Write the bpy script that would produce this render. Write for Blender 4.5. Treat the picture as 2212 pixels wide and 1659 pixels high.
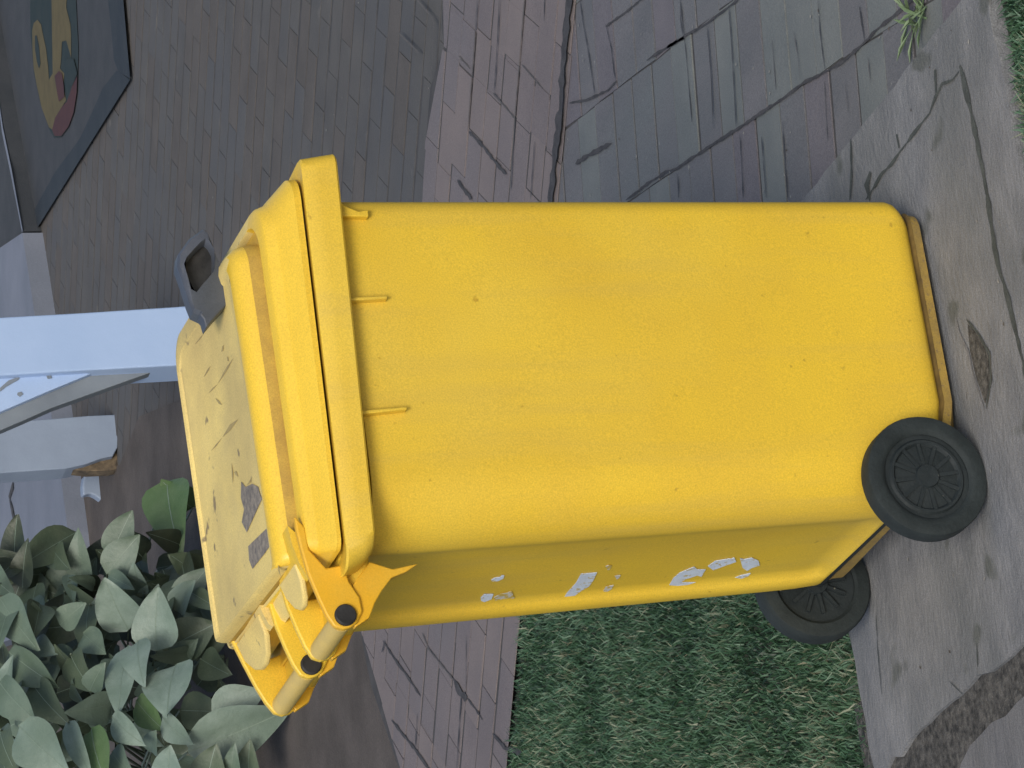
import bpy, math, random
import numpy as np
from mathutils import Vector, Matrix, noise as mn
random.seed(7); rng = np.random.default_rng(11)
for o in list(bpy.data.objects): bpy.data.objects.remove(o)
S = bpy.context.scene; COL = S.collection
R = math.radians

# ------------------------------------------------------------ camera
CAM = Vector((-2.2519, -4.6964, 2.3052)); YAW, PIT, ROL, FPX = 0.378724, 0.296706, -0.02193, 7500.0
F_ = Vector((math.sin(YAW)*math.cos(PIT), math.cos(YAW)*math.cos(PIT), -math.sin(PIT)))
r0 = F_.cross(Vector((0, 0, 1))).normalized(); u0 = r0.cross(F_)
RT = math.cos(ROL)*r0 + math.sin(ROL)*u0          # towards the photo's top edge
UP = -math.sin(ROL)*r0 + math.cos(ROL)*u0         # towards the photo's left edge
cd = bpy.data.cameras.new('camera'); cam = bpy.data.objects.new('camera', cd); COL.objects.link(cam)
m3 = Matrix((-UP, RT, -F_)).transposed()
cam.matrix_world = Matrix.Translation(CAM) @ m3.to_4x4()
cd.sensor_width = 36; cd.lens = FPX/2212*36; cd.clip_end = 500; cd.clip_start = .05
S.camera = cam
S.render.resolution_x, S.render.resolution_y = 1024, 768

# ------------------------------------------------------------ world, sun, exposure
SUN_EL, SUN_AZ = R(37), R(206)     # azimuth clockwise from +Y
W = bpy.data.worlds.new('World'); S.world = W; W.use_nodes = True
nt = W.node_tree; bg = nt.nodes['Background']
sky = nt.nodes.new('ShaderNodeTexSky'); sky.sky_type = 'NISHITA'; sky.sun_disc = False
sky.sun_elevation = SUN_EL; sky.sun_rotation = SUN_AZ; sky.air_density = 1.0; sky.dust_density = 2.5; sky.ozone_density = 1.0
nt.links.new(sky.outputs[0], bg.inputs[0]); bg.inputs[1].default_value = 0.10
sl = bpy.data.lights.new('sun', 'SUN'); sl.energy = 1.5; sl.angle = R(22); sl.color = (1, .95, .88)
so = bpy.data.objects.new('sun', sl); COL.objects.link(so)
sd = Vector((math.sin(SUN_AZ)*math.cos(SUN_EL), math.cos(SUN_AZ)*math.cos(SUN_EL), math.sin(SUN_EL)))
so.rotation_euler = sd.to_track_quat('Z', 'Y').to_euler()
S.view_settings.view_transform = 'Standard'; S.view_settings.look = 'None'; S.view_settings.gamma = 1
S.view_settings.exposure = 0.40
S.render.engine = 'CYCLES'

# ------------------------------------------------------------ measuring helpers (photo point -> point on a real plane)
def ray(x, y): return F_ + RT*((1659-y-829.5)/FPX) + UP*((1106-x)/FPX)
def onZ(x, y, z=0.0): d = ray(x, y); return CAM + d*((z-CAM.z)/d.z)
def onY(x, y, Y): d = ray(x, y); return CAM + d*((Y-CAM.y)/d.y)
def onX(x, y, X): d = ray(x, y); return CAM + d*((X-CAM.x)/d.x)

# ------------------------------------------------------------ object helpers
def put(o, label=None, cat=None, group=None, kind=None, parent=None):
    if label: o['label'] = label
    if cat: o['category'] = cat
    if group: o['group'] = group
    if kind: o['kind'] = kind
    if parent: o.parent = parent
    return o
def mesh(name, V, Fs, mats, parent=None, idx=None, smooth=30, bevel=0, **k):
    me = bpy.data.meshes.new(name); me.from_pydata([tuple(v) for v in V], [], Fs); me.validate(); me.update()
    for m in (mats if isinstance(mats, (list, tuple)) else [mats]): me.materials.append(m)
    if idx: me.polygons.foreach_set('material_index', idx)
    if smooth:
        me.polygons.foreach_set('use_smooth', [True]*len(me.polygons)); me.set_sharp_from_angle(angle=R(smooth))
    o = bpy.data.objects.new(name, me); COL.objects.link(o)
    if bevel:
        b = o.modifiers.new('b', 'BEVEL'); b.width = bevel; b.segments = 3; b.limit_method = 'ANGLE'; b.angle_limit = R(35)
    return put(o, parent=parent, **k)
def empty(name, loc, **k):
    o = bpy.data.objects.new(name, None); COL.objects.link(o); o.location = loc; return put(o, **k)
class MB:
    def __init__(s): s.V = []; s.F = []; s.I = []
    def add(s, V, F, i=0):
        n = len(s.V); s.V += [Vector(v) for v in V]; s.F += [tuple(a+n for a in f) for f in F]; s.I += [i]*len(F)
    def prism(s, P, d, i=0):            # closed outline P extruded by vector d
        n = len(P); d = Vector(d); P = [Vector(p) for p in P]
        s.add(P+[p+d for p in P], [tuple(range(n))[::-1], tuple(range(n, 2*n))]+[(k, (k+1) % n, n+(k+1) % n, n+k) for k in range(n)], i)
    def box(s, a, b, i=0):
        (x0, y0, z0), (x1, y1, z1) = a, b
        s.prism([(x0, y0, z0), (x1, y0, z0), (x1, y1, z0), (x0, y1, z0)], (0, 0, z1-z0), i)
    def tube(s, pts, r, n=16, i=0, cap=True):
        pts = [Vector(p) for p in pts]; rs = r if isinstance(r, (list, tuple)) else [r]*len(pts)
        base = len(s.V); t0 = (pts[1]-pts[0]).normalized(); ref = t0.orthogonal().normalized()
        for k, p in enumerate(pts):
            t = (pts[min(k+1, len(pts)-1)]-pts[max(k-1, 0)]).normalized()
            ref = (ref - t*ref.dot(t)).normalized(); bb = t.cross(ref)
            for a in range(n):
                an = 2*math.pi*a/n; s.V.append(p+(ref*math.cos(an)+bb*math.sin(an))*rs[k])
        for k in range(len(pts)-1):
            for a in range(n):
                s.F.append((base+k*n+a, base+k*n+(a+1) % n, base+(k+1)*n+(a+1) % n, base+(k+1)*n+a)); s.I.append(i)
        if cap:
            s.F.append(tuple(base+a for a in range(n))[::-1]); s.F.append(tuple(base+(len(pts)-1)*n+a for a in range(n))); s.I += [i, i]
    def loft(s, rings, i=0, cap0=True, cap1=True):
        n = len(rings[0]); b = len(s.V)
        for r_ in rings: s.V += [Vector(p) for p in r_]
        for k in range(len(rings)-1):
            for a in range(n):
                s.F.append((b+k*n+a, b+k*n+(a+1) % n, b+(k+1)*n+(a+1) % n, b+(k+1)*n+a)); s.I.append(i)
        if cap0: s.F.append(tuple(b+a for a in range(n))[::-1]); s.I.append(i)
        if cap1: s.F.append(tuple(b+(len(rings)-1)*n+a for a in range(n))); s.I.append(i)
    def ribbon(s, P, w, z, i=0, jit=.3, step=.016):     # irregular dark joint or crack on a flat surface
        z += random.uniform(0, .0007); w *= .8; P = [Vector((p[0], p[1], 0)) for p in P]; Q = []
        for a, b in zip(P, P[1:]):
            n = max(1, int((b-a).length/step)); Q += [a.lerp(b, k/n) for k in range(n)]
        Q.append(P[-1]); V = []
        for k, q in enumerate(Q):
            t = (Q[min(k+1, len(Q)-1)]-Q[max(k-1, 0)]).normalized(); nn = Vector((-t.y, t.x, 0))
            ww = w*(1+random.uniform(-jit, jit)*1.5)*.5*(1 if 0 < k < len(Q)-1 else .35)
            off = nn*w*random.uniform(-jit, jit)*.3
            V += [q+nn*ww+off+Vector((0, 0, z)), q-nn*ww+off+Vector((0, 0, z))]
        s.add(V, [(2*k, 2*k+1, 2*k+3, 2*k+2) for k in range(len(Q)-1)], i)
    def out(s, name, mats, parent=None, **k):
        return mesh(name, s.V, s.F, mats, parent, idx=s.I, **k)

# ------------------------------------------------------------ materials
def mat(name, c1, c2=None, scale=8, rough=.7, bump=0, bscale=60, stretch=(1, 1, 1), spec=.5, c3=None, fine=.0, detail=6, lo=.35, hi=.65, dots=None, rot=0, coat=0, streak=None):
    m = bpy.data.materials.new(name); m.use_nodes = True; n = m.node_tree; b = n.nodes['Principled BSDF']
    b.inputs['Roughness'].default_value = rough; b.inputs['Specular IOR Level'].default_value = spec
    if coat: b.inputs['Coat Weight'].default_value = coat; b.inputs['Coat Roughness'].default_value = .2
    tc = n.nodes.new('ShaderNodeTexCoord'); mp = n.nodes.new('ShaderNodeMapping'); mp.inputs['Scale'].default_value = stretch
    mp.inputs['Rotation'].default_value = (0, 0, rot)
    n.links.new(tc.outputs['Object'], mp.inputs[0])
    def nz(sc, det=6, r=.6):
        t = n.nodes.new('ShaderNodeTexNoise'); t.inputs['Scale'].default_value = sc; t.inputs['Detail'].default_value = det; t.inputs['Roughness'].default_value = r
        n.links.new(mp.outputs[0], t.inputs['Vector']); return t
    def mix(fac, a, bcol, mode='MIX'):
        x = n.nodes.new('ShaderNodeMix'); x.data_type = 'RGBA'; x.blend_type = mode
        if isinstance(fac, float): x.inputs[0].default_value = fac
        else: n.links.new(fac, x.inputs[0])
        for sck, v in ((6, a), (7, bcol)):
            if isinstance(v, tuple): x.inputs[sck].default_value = (*v, 1)
            else: n.links.new(v, x.inputs[sck])
        return x.outputs[2]
    def ramp(src, a, bb):
        x = n.nodes.new('ShaderNodeMapRange'); x.inputs[1].default_value = a; x.inputs[2].default_value = bb; n.links.new(src, x.inputs[0]); return x.outputs[0]
    col = None
    if c2:
        col = mix(ramp(nz(scale, detail).outputs[0], lo, hi), c1, c2)
        if c3: col = mix(ramp(nz(scale*.31, 4).outputs[0], .45, .7), col, c3)
    if streak:    # (colour, lo, hi): faint vertical run marks and grime
        m2 = n.nodes.new('ShaderNodeMapping'); m2.inputs['Scale'].default_value = (22, 22, 1.6); n.links.new(tc.outputs['Object'], m2.inputs[0])
        q = n.nodes.new('ShaderNodeTexNoise'); q.inputs['Scale'].default_value = 1; q.inputs['Detail'].default_value = 5; n.links.new(m2.outputs[0], q.inputs['Vector'])
        col = mix(ramp(q.outputs[0], streak[1], streak[2]), col, streak[0])
    if dots:      # (scale, threshold, colour)
        v = n.nodes.new('ShaderNodeTexNoise'); v.inputs['Scale'].default_value = dots[0]; v.inputs['Detail'].default_value = 2
        n.links.new(tc.outputs['Object'], v.inputs['Vector'])
        col = mix(ramp(v.outputs[0], dots[1], dots[1]+.06), col if col else c1, dots[2])
    if fine:
        f = n.nodes.new('ShaderNodeTexNoise'); f.inputs['Scale'].default_value = 420; f.inputs['Detail'].default_value = 2
        n.links.new(tc.outputs['Object'], f.inputs['Vector'])
        g = n.nodes.new('ShaderNodeMapRange'); g.inputs[1].default_value = .3; g.inputs[2].default_value = .7
        g.inputs[3].default_value = 1-fine; g.inputs[4].default_value = 1+fine; n.links.new(f.outputs[0], g.inputs[0])
        hh = n.nodes.new('ShaderNodeHueSaturation'); n.links.new(g.outputs[0], hh.inputs['Value'])
        if col: n.links.new(col, hh.inputs['Color'])
        else: hh.inputs['Color'].default_value = (*c1, 1)
        col = hh.outputs[0]
    if col: n.links.new(col, b.inputs['Base Color'])
    else: b.inputs['Base Color'].default_value = (*c1, 1)
    if bump:
        bp = n.nodes.new('ShaderNodeBump'); bp.inputs['Strength'].default_value = bump; bp.inputs['Distance'].default_value = .004
        n.links.new(nz(bscale, 5).outputs[0], bp.inputs['Height']); n.links.new(bp.outputs[0], b.inputs['Normal'])
    return m
M = {}
M['yellow'] = mat('yellow_plastic', (.74, .50, .035), (.68, .45, .04), 3.5, .5, .12, 260, fine=.11, c3=(.72, .52, .07), dots=(55, .72, (.52, .33, .03)), streak=((.60, .42, .07), .50, .95))
M['lid'] = mat('lid_plastic', (.80, .54, .05), (.74, .49, .045), 5, .38, .1, 220, fine=.11)
M['lidtop'] = mat('dusty_lid_plastic', (.80, .62, .20), (.70, .55, .20), 9, .7, .1, 150, fine=.12, c3=(.52, .40, .15), dots=(30, .68, (.26, .2, .1)))
M['groove'] = mat('groove_shade', (.40, .25, .045), (.54, .35, .05), 18, .7, fine=.12)  # shade of the recess between the lid ridges, painted as brown
M['lip'] = mat('dark_lip', (.36, .24, .05), (.24, .165, .05), 26, .6, fine=.15, dots=(150, .60, (.22, .15, .06)))  # base lip: darker yellow than the body, with dirt specks
M['hinge'] = mat('hinge_plastic', (.76, .42, .02), (.70, .42, .04), 12, .45, .1, 200, fine=.06)
M['tube'] = mat('handle_plastic', (.72, .52, .14), (.62, .46, .14), 14, .5, .1, 200, fine=.06)
M['crease'] = mat('dark_crease', (.10, .065, .02), (.2, .13, .03), 30, .8)  # darker brown than the body, along the base crease
M['rubber'] = mat('rubber', (.009, .015, .016), (.019, .027, .028), 20, .8, .3, 120, fine=.2)
M['hub'] = mat('wheel_plastic', (.009, .015, .017), (.016, .023, .025), 25, .65, .3, 90, fine=.2, dots=(70, .72, (.2, .2, .16)))
M['pin'] = mat('black_cap', (.012, .012, .012), (.03, .03, .03), 40, .6, .2, 100)
M['latch'] = mat('grey_plastic', (.055, .068, .092), (.085, .096, .122), 14, .5, .1, 120, fine=.1, c3=(.06, .065, .07))
M['sticker'] = mat('torn_paper', (.66, .74, .84), (.55, .62, .70), 30, .7, .2, 90, fine=.1, dots=(110, .60, (.5, .42, .2)))
M['sticker_faint'] = mat('worn_paper', (.50, .47, .36), (.6, .6, .56), 60, .8, dots=(140, .48, (.52, .38, .08)))
M['label'] = mat('weathered_label', (.14, .125, .11), (.30, .26, .20), 70, .8, .2, 120, fine=.15)
M['scuff'] = mat('scuff', (.44, .34, .13), (.34, .26, .11), 60, .8)
M['concrete'] = mat('old_concrete', (.150, .155, .162), (.225, .228, .232), 9, .95, 1.0, 70, stretch=(.75, 1.35, 1), detail=12, fine=.28, c3=(.128, .136, .138), dots=(9, .62, (.105, .112, .105)))
M['concrete2'] = mat('old_concrete_warm', (.13, .132, .14), (.215, .215, .22), 8, .95, 1.0, 70, stretch=(.5, 1.4, 1), detail=12, fine=.3, c3=(.13, .13, .13))
M['moss'] = mat('dirty_joint', (.045, .052, .048), (.075, .085, .078), 30, .95, .8, 90, fine=.3)
M['joint'] = mat('dark_joint', (.038, .038, .042), (.065, .064, .068), 30, .95, .5, 90, fine=.3)
M['jointsoft'] = mat('worn_joint', (.085, .08, .078), (.11, .105, .1), 30, .95, .5, 90, fine=.2)
M['grit'] = mat('gritty_gap', (.022, .022, .021), (.12, .115, .105), 75, .95, 1, 120, fine=.4)
M['paver'] = mat('grey_paver', (.115, .12, .128), (.15, .148, .155), 3.2, .9, .5, 120, stretch=(1.6, .6, 1), fine=.24, c3=(.135, .15, .152), dots=(60, .73, (.24, .24, .22)))
M['paver2'] = mat('purple_grey_paver', (.125, .118, .13), (.15, .14, .152), 5, .9, .5, 120, fine=.24)
M['paver3'] = mat('green_grey_paver', (.13, .145, .145), (.165, .178, .172), 5, .9, .5, 120, fine=.16)
M['bed'] = mat('sandy_joint', (.045, .045, .047), (.07, .068, .068), 20, .95, fine=.2)
M['farbrick'] = mat('worn_dark_brick', (.074, .073, .072), (.097, .094, .089), 5, .95, .5, 80, fine=.18, c3=(.078, .082, .088), dots=(7, .70, (.125, .12, .11)))
M['farbrick2'] = mat('worn_brown_brick', (.078, .072, .067), (.098, .09, .083), 6, .95, .5, 80, fine=.18)
M['pink'] = mat('pinkish_brick', (.15, .13, .132), (.185, .158, .155), 3, .9, .5, 120, stretch=(1, 1, 1), fine=.22, c3=(.15, .14, .148))
M['pink2'] = mat('paler_pinkish_brick', (.165, .142, .14), (.195, .165, .158), 5, .9, .5, 120, fine=.14)  # slightly paler bricks, mixed in at random
M['ground'] = mat('packed_dirt', (.07, .072, .074), (.105, .1, .092), 1.6, .95, .7, 40, stretch=(1, .7, 1), fine=.2, c3=(.06, .066, .072), rot=.6, dots=(7, .68, (.14, .135, .125)))
M['soil'] = mat('brown_soil', (.062, .052, .045), (.10, .085, .075), 4, .95, 1, 60, fine=.25)
M['step'] = mat('blue_grey_concrete', (.15, .17, .21), (.19, .21, .255), 3, .85, .4, 60, fine=.1)
M['white'] = mat('white_paint', (.34, .47, .70), (.38, .51, .74), 3, .5, .15, 40, fine=.04)
M['greypaint'] = mat('grey_paint', (.16, .19, .225), (.21, .245, .28), 5, .6, .15, 50, fine=.08)  # blue-grey paint of the brace board and the chips
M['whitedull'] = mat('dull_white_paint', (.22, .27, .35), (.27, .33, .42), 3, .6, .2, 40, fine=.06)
M['rot'] = mat('rotten_wood', (.05, .04, .03), (.2, .15, .09), 30, .9, 1, 60)
M['mat'] = mat('grey_rug', (.034, .040, .047), (.048, .053, .060), 6, .95, .5, 150, fine=.15)
M['matedge'] = mat('navy_rug_border', (.016, .026, .037), (.026, .036, .046), 6, .95, .5, 150, fine=.15)
M['pyel'] = mat('mustard_print', (.085, .068, .028), (.11, .088, .036), 12, .9, fine=.15)
M['pred'] = mat('maroon_print', (.050, .018, .022), (.065, .022, .022), 12, .9, fine=.15)
M['pgrn'] = mat('dark_green_print', (.008, .022, .024), (.016, .028, .028), 12, .9, fine=.15)
M['grassbase'] = mat('turf_soil', (.018, .03, .018), (.04, .045, .03), 8, .95, .5, 60)

# ------------------------------------------------------------ ground
def flat(name, P, z, mt, **k):
    return mesh(name, [(p[0], p[1], z) for p in P], [tuple(range(len(P)))], mt, smooth=0, **k)
flat('ground', [(-60, -60), (60, -60), (60, 60), (-60, 60)], -.032, M['ground'], kind='structure')
P_ = lambda x, y, z=-.014: tuple(onZ(x, y, z)[:2])
L1a, L1b = Vector((1.111, 1.545)), Vector((-.235, 2.77)); L1d = (L1b-L1a).normalized(); L1n = Vector((L1d.y, -L1d.x))
if L1n.y < 0: L1n = -L1n
def l1(x): return tuple(L1a+L1d*((x-L1a.x)/L1d.x))

def clip(P, Q):            # convex clip of polygon P by polygon Q (both lists of (x, y); Q counter-clockwise)
    for k in range(len(Q)):
        a, b = Q[k], Q[(k+1) % len(Q)]; out = []
        ins = lambda p: (b[0]-a[0])*(p[1]-a[1])-(b[1]-a[1])*(p[0]-a[0]) >= 0
        for i in range(len(P)):
            p, q = P[i], P[(i+1) % len(P)]; ip, iq = ins(p), ins(q)
            if ip: out.append(p)
            if ip != iq:
                dp = (b[0]-a[0])*(p[1]-a[1])-(b[1]-a[1])*(p[0]-a[0]); dq = (b[0]-a[0])*(q[1]-a[1])-(b[1]-a[1])*(q[0]-a[0]); t = dp/(dp-dq)
                out.append((p[0]+(q[0]-p[0])*t, p[1]+(q[1]-p[1])*t))
        P = out
        if len(P) < 3: return []
    return P
def area(P): return .5*sum(P[i][0]*P[(i+1) % len(P)][1]-P[(i+1) % len(P)][0]*P[i][1] for i in range(len(P)))
def ccw(P): return P if area(P) > 0 else P[::-1]
def bricks(mb, org, ang, L, Wd, gap, Q, z, idx, gv=None, phase=None, seed=1, zj=.0012, weights=None):
    # rows run along 'ang'; every brick is L along the row and Wd across it
    gv = gv or gap; rd = random.Random(seed); Q = ccw(Q); e = Vector((math.cos(ang), math.sin(ang))); n_ = Vector((-e.y, e.x)); O = Vector(org)
    us = [(Vector(q)-O).dot(e) for q in Q]; vs = [(Vector(q)-O).dot(n_) for q in Q]
    for r_ in range(math.floor(min(vs)/Wd)-1, math.ceil(max(vs)/Wd)+1):
        off = (phase[r_ % len(phase)] if phase else rd.random())*L
        for c_ in range(math.floor((min(us)-off)/L)-1, math.ceil((max(us)-off)/L)+1):
            u0_, u1_ = off+c_*L+gap*rd.uniform(.2, .8), off+(c_+1)*L-gap*rd.uniform(.2, .8); v0, v1 = r_*Wd+gv*rd.uniform(.15, .85), (r_+1)*Wd-gv*rd.uniform(.15, .85); sk = rd.uniform(-.002, .002)
            P = clip([tuple(O+e*a+n_*(b+q)) for a, b, q in ((u0_, v0, sk), (u1_, v0, -sk), (u1_, v1, sk), (u0_, v1, -sk))], Q)
            if len(P) >= 3 and abs(area(P)) > 2e-4: mb.prism([(x, y, z-.002) for x, y in ccw(P)], (rd.uniform(-1, 1)*.0003, 0, .002+rd.uniform(-zj, zj)), rd.choices(idx, weights)[0] if weights else rd.choice(idx))
# big grey paver patio ------------------------------------------------
pv = MB(); z0 = -.014
PAT = [(.176, -.33), (3.15, -.33), tuple(Vector(l1(3.15))+L1n*.05), tuple(Vector(l1(.12))+L1n*.05)]
pv.add([(x, y, z0-.0018) for x, y in PAT], [tuple(range(4))], 5)
bricks(pv, (.519, 1.146), R(77.2), .122, .241, .0075, PAT, z0, [0, 3, 4, 0], gv=.003, seed=4)
c2 = lambda x, y: P_(713+.347*x, .347*y)
c3 = lambda x, y: P_(1444+.347*x, .347*y)
rows = [([P_(1355, 432), P_(1400, 398), c3(0, 1065), c3(60, 1050), c3(130, 1000), c3(300, 890), c3(440, 800), c3(560, 720), c3(740, 600), c3(860, 510), c3(980, 450), c3(1100, 380), c3(1230, 265), c3(1300, 190), c3(1430, 85), c3(1560, -30)], .0075),
        ([c2(1980, 375), c2(2080, 310), c2(2212, 235), c3(0, 295), c3(110, 225), c3(250, 145), c3(380, 45), c3(450, -5)], .0065),
        ([c2(1500, 640), c2(1600, 625), c2(1680, 590), c2(1740, 560), c2(1790, 505)], .006),
        ([c2(1725, 165), c2(1830, 90), c2(1930, 10), c2(1980, -40)], .006),
        ([c2(1535, 1020), c2(1600, 975), c2(1760, 890)], .011)]
for P, w in rows: pv.ribbon(P, w, z0+.003, 1, .35)
cross = [[c2(1560, -20), c2(1585, 150), c2(1620, 350), c2(1655, 590)], [c2(1725, 150), c2(1760, 300), c2(1775, 440), c2(1790, 510)],
         [c3(80, -20), c3(105, 200), c3(125, 400), c3(155, 760)], [c3(250, 150), c3(275, 450), c3(290, 800)], [c3(385, 30), c3(405, 300), c3(432, 790)],
         [c3(940, -20), c3(955, 200), c3(985, 445)], [c3(455, 840), c3(465, 1000), c3(475, 1230)], [c3(590, 850), c3(605, 1050), c3(620, 1230)],
         [c3(1200, 40), c3(1215, 150), c3(1235, 270)], [c3(720, 760), c3(735, 1000), c3(750, 1230)], [c3(70, 1100), c3(70, 1230)],
         [c2(2190, -20), c2(2190, 120), c2(2205, 220)], [c2(2170, 1080), c2(2178, 1230)],
         [c3(790, 200), c3(815, 350), c3(830, 500)], [c3(980, 500), c3(990, 700), c3(1000, 880)], [c3(1110, 500), c3(1130, 700)], [c3(1250, 350), c3(1268, 520)], [c3(655, 250), c3(680, 560)]]
for k, P in enumerate(cross): pv.ribbon(P, .0045 if k < 13 else .003, z0+.003, 1 if k < 13 else 2, .4)
pv.out('paving', [M['paver'], M['joint'], M['jointsoft'], M['paver2'], M['paver3'], M['bed']], kind='structure', smooth=0)

# pinkish brick path band ---------------------------------------------
pk = MB(); z1 = -.010
near = [P_(1239, -120, z1), P_(1235, 0, z1), P_(1218, 220, z1), P_(1200, 430, z1), P_(1150, 900, z1), P_(1112, 1350, z1), P_(1104, 1480, z1), P_(1098, 1560, z1), P_(1085, 1659, z1), P_(1075, 1780, z1)]
far = [P_(962, -120, z1), P_(956, 0, z1), P_(952, 60, z1), P_(958, 100, z1), P_(928, 190, z1), P_(917, 320, z1), P_(912, 430, z1), P_(850, 900, z1), P_(770, 1330, z1), P_(800, 1480, z1), P_(860, 1659, z1), P_(900, 1780, z1)]
pk.add([(*p, z1-.0018) for p in near+far[::-1]], [tuple(range(len(near)+len(far)))], 4)
pa = math.atan2(L1d.y, L1d.x)
fe0, fe1 = tuple(Vector(far[0])-L1d*1.2), tuple(Vector(far[11])+L1d*1.0)
for a_, b_q in ((fe0, far[0]), (far[11], fe1)):
    na = tuple(L1a+L1d*((Vector(a_)-L1a).dot(L1d))); nb = tuple(L1a+L1d*((Vector(b_q)-L1a).dot(L1d)))
    bricks(pk, tuple(L1a), pa, .245, .118, .003, [na, nb, b_q, a_], z1, [0, 3, 0], gv=.010, phase=[0, .5], seed=20)
for k in range(7):      # band cut into convex strips so that the bricks follow its uneven far side
    fa_, fb_ = far[[0, 1, 3, 5, 6, 7, 8, 9][k]], far[[0, 1, 3, 5, 6, 7, 8, 9][k+1]] if k < 6 else far[11]
    na = tuple(L1a+L1d*((Vector(fa_)-L1a).dot(L1d))); nb = tuple(L1a+L1d*((Vector(fb_)-L1a).dot(L1d)))
    bricks(pk, tuple(L1a), pa, .245, .118, .003, [na, nb, fb_, fa_], z1, [0, 3, 0], gv=.010, phase=[0, .5], seed=20)
# dark worn bricks of the yard behind
yd = MB(); YD = [far[0], far[11], (far[11][0]-.5, far[11][1]+2.0), (1.2, 9.6), (6.5, 9.8), (6.0, 2.5)]
yd.add([(x, y, -.0252) for x, y in YD], [tuple(range(6))], 2)
bricks(yd, tuple(L1a), pa, .245, .118, .0025, YD, -.0235, [0, 1, 0], gv=.016, phase=[0, .5], seed=31, zj=.0008)
yd.out('brick_yard', [M['farbrick'], M['farbrick2'], M['bed']], kind='structure', smooth=0)
a2 = lambda x, y: P_(713+.347*x, .347*y, z1)
b6 = lambda x, y: P_(713+.347*x, 1083+.347*y, z1)
for P, w, i in (([a2(925, -20), a2(905, 300), a2(885, 550), a2(865, 820)], .007, 2), ([a2(870, 820), a2(960, 910), a2(1060, 1040), a2(1105, 1085)], .010, 1), ([a2(1062, -20), a2(1050, 250), a2(1030, 570)], .006, 1),
                ([a2(1020, 575), a2(1110, 680), a2(1160, 740)], .005, 2), ([a2(1220, -20), a2(1185, 400), a2(1160, 700), a2(1130, 1180)], .007, 2), ([a2(810, 350), a2(880, 430)], .006, 2),
                ([a2(1345, -10), a2(1340, 130)], .006, 1), ([a2(1280, 880), a2(1265, 1100), a2(1255, 1240)], .006, 1), ([a2(540, -10), a2(620, 80), a2(660, 150)], .008, 2), ([a2(800, 1120), a2(840, 1180), a2(890, 1240)], .012, 1),
                ([a2(655, 100), a2(645, 400), a2(610, 560)], .004, 2), ([a2(1200, 400), a2(1330, 550)], .004, 2), ([a2(430, 200), a2(560, 330)], .006, 2),
                ([b6(335, 870), b6(420, 1000), b6(480, 1080), b6(570, 1215)], .009, 1), ([b6(580, 820), b6(620, 920), b6(710, 1030), b6(790, 1130)], .007, 2), ([b6(780, 1125), b6(820, 1190), b6(860, 1225)], .024, 1),
                ([b6(860, 1225), b6(910, 1290), b6(955, 1360)], .008, 1), ([b6(390, 1360), b6(450, 1440), b6(540, 1550), b6(640, 1690)], .011, 1), ([b6(550, 1320), b6(545, 1400), b6(535, 1540)], .007, 1),
                ([b6(825, 1200), b6(810, 1400), b6(795, 1670)], .007, 1), ([b6(855, 830), b6(850, 1180)], .004, 2), ([b6(345, 870), b6(330, 940)], .012, 1), ([b6(1020, 1450), b6(1100, 1540), b6(1200, 1560)], .014, 1)):
    pk.ribbon(P, w, z1+.003, i, .35)
# thick dark soil line between band and patio
pk.ribbon([P_(1239, -60, z1), P_(1235, 0, z1), P_(1226, 90, z1), P_(1220, 160, z1), P_(1218, 225, z1), P_(1208, 300, z1), P_(1198, 400, z1), P_(1192, 450, z1)], .042, z1+.006, 1, .35)
pk.out('brick_path', [M['pink'], M['joint'], M['jointsoft'], M['pink2'], M['bed']], kind='structure', smooth=0)
# soil under the plants and behind the bin
so_ = MB()
SO = [(150, 1240), (130, 1040), (258, 1005), (300, 900), (420, 850), (540, 900), (620, 1200), (740, 1330), (800, 1330), (850, 1480), (900, 1640), (930, 1760), (-200, 1800), (-200, 1250)]
so_.add([(*P_(x, y, -.018), -.018) for x, y in SO], [tuple(range(len(SO)))])
so_.out('garden_soil', M['soil'], kind='structure', smooth=0)

# concrete slabs --------------------------------------------------------
def slab_outline():
    c = []
    for a, b, n, j in (((-.812, -.305), (.168, -.303), 20, .004), ((.168, -.303), (.166, .650), 20, .003), ((.166, .650), (-.86, .648), 20, .004), ((-.86, .648), (-.812, -.305), 22, .010)):
        for k in range(n):
            t = k/n; c.append((a[0]+(b[0]-a[0])*t+random.uniform(-j, j), a[1]+(b[1]-a[1])*t+random.uniform(-j, j)))
    return c
sb = MB(); sb.prism([(x, y, -.05) for x, y in slab_outline()], (0, 0, .05), 0)
z = .0015
G = lambda x, y: tuple(onZ(x, y, z)[:2])
for P, w, i in (([G(2074, 140), G(2090, 210), G(2110, 300), G(2132, 420), G(2152, 555), G(2178, 650), G(2214, 800), G(2235, 900)], .015, 1),
                ([G(2072, 155), G(2058, 172), G(2035, 182), G(2020, 210), G(2008, 245), G(1985, 275), G(1950, 320), G(1925, 355), G(1905, 375), G(1885, 410), G(1870, 432)], .007, 1),
                ([G(2020, 150), G(2022, 200)], .02, 3), ([G(1937, 290), G(1942, 320)], .016, 1), ([G(1880, 370), G(1872, 400), G(1880, 432)], .02, 3),
                ([G(1838, 300), G(1840, 380), G(1836, 432)], .008, 3),
                ([G(2065, 687), G(2072, 720), G(2090, 757), G(2105, 820), G(2126, 882)], .006, 2), ([G(2088, 690), G(2110, 715), G(2138, 763), G(2141, 820), G(2131, 884)], .006, 1),
                ([G(1893, 1330), G(1896, 1400), G(1905, 1500)], .004, 3), ([G(2110, 1390), G(2112, 1440)], .006, 3), ([G(2050, 1470), G(2080, 1500)], .004, 3)):
    sb.ribbon(P, w, z+random.uniform(0, .0005), i, .4, .015)
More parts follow.
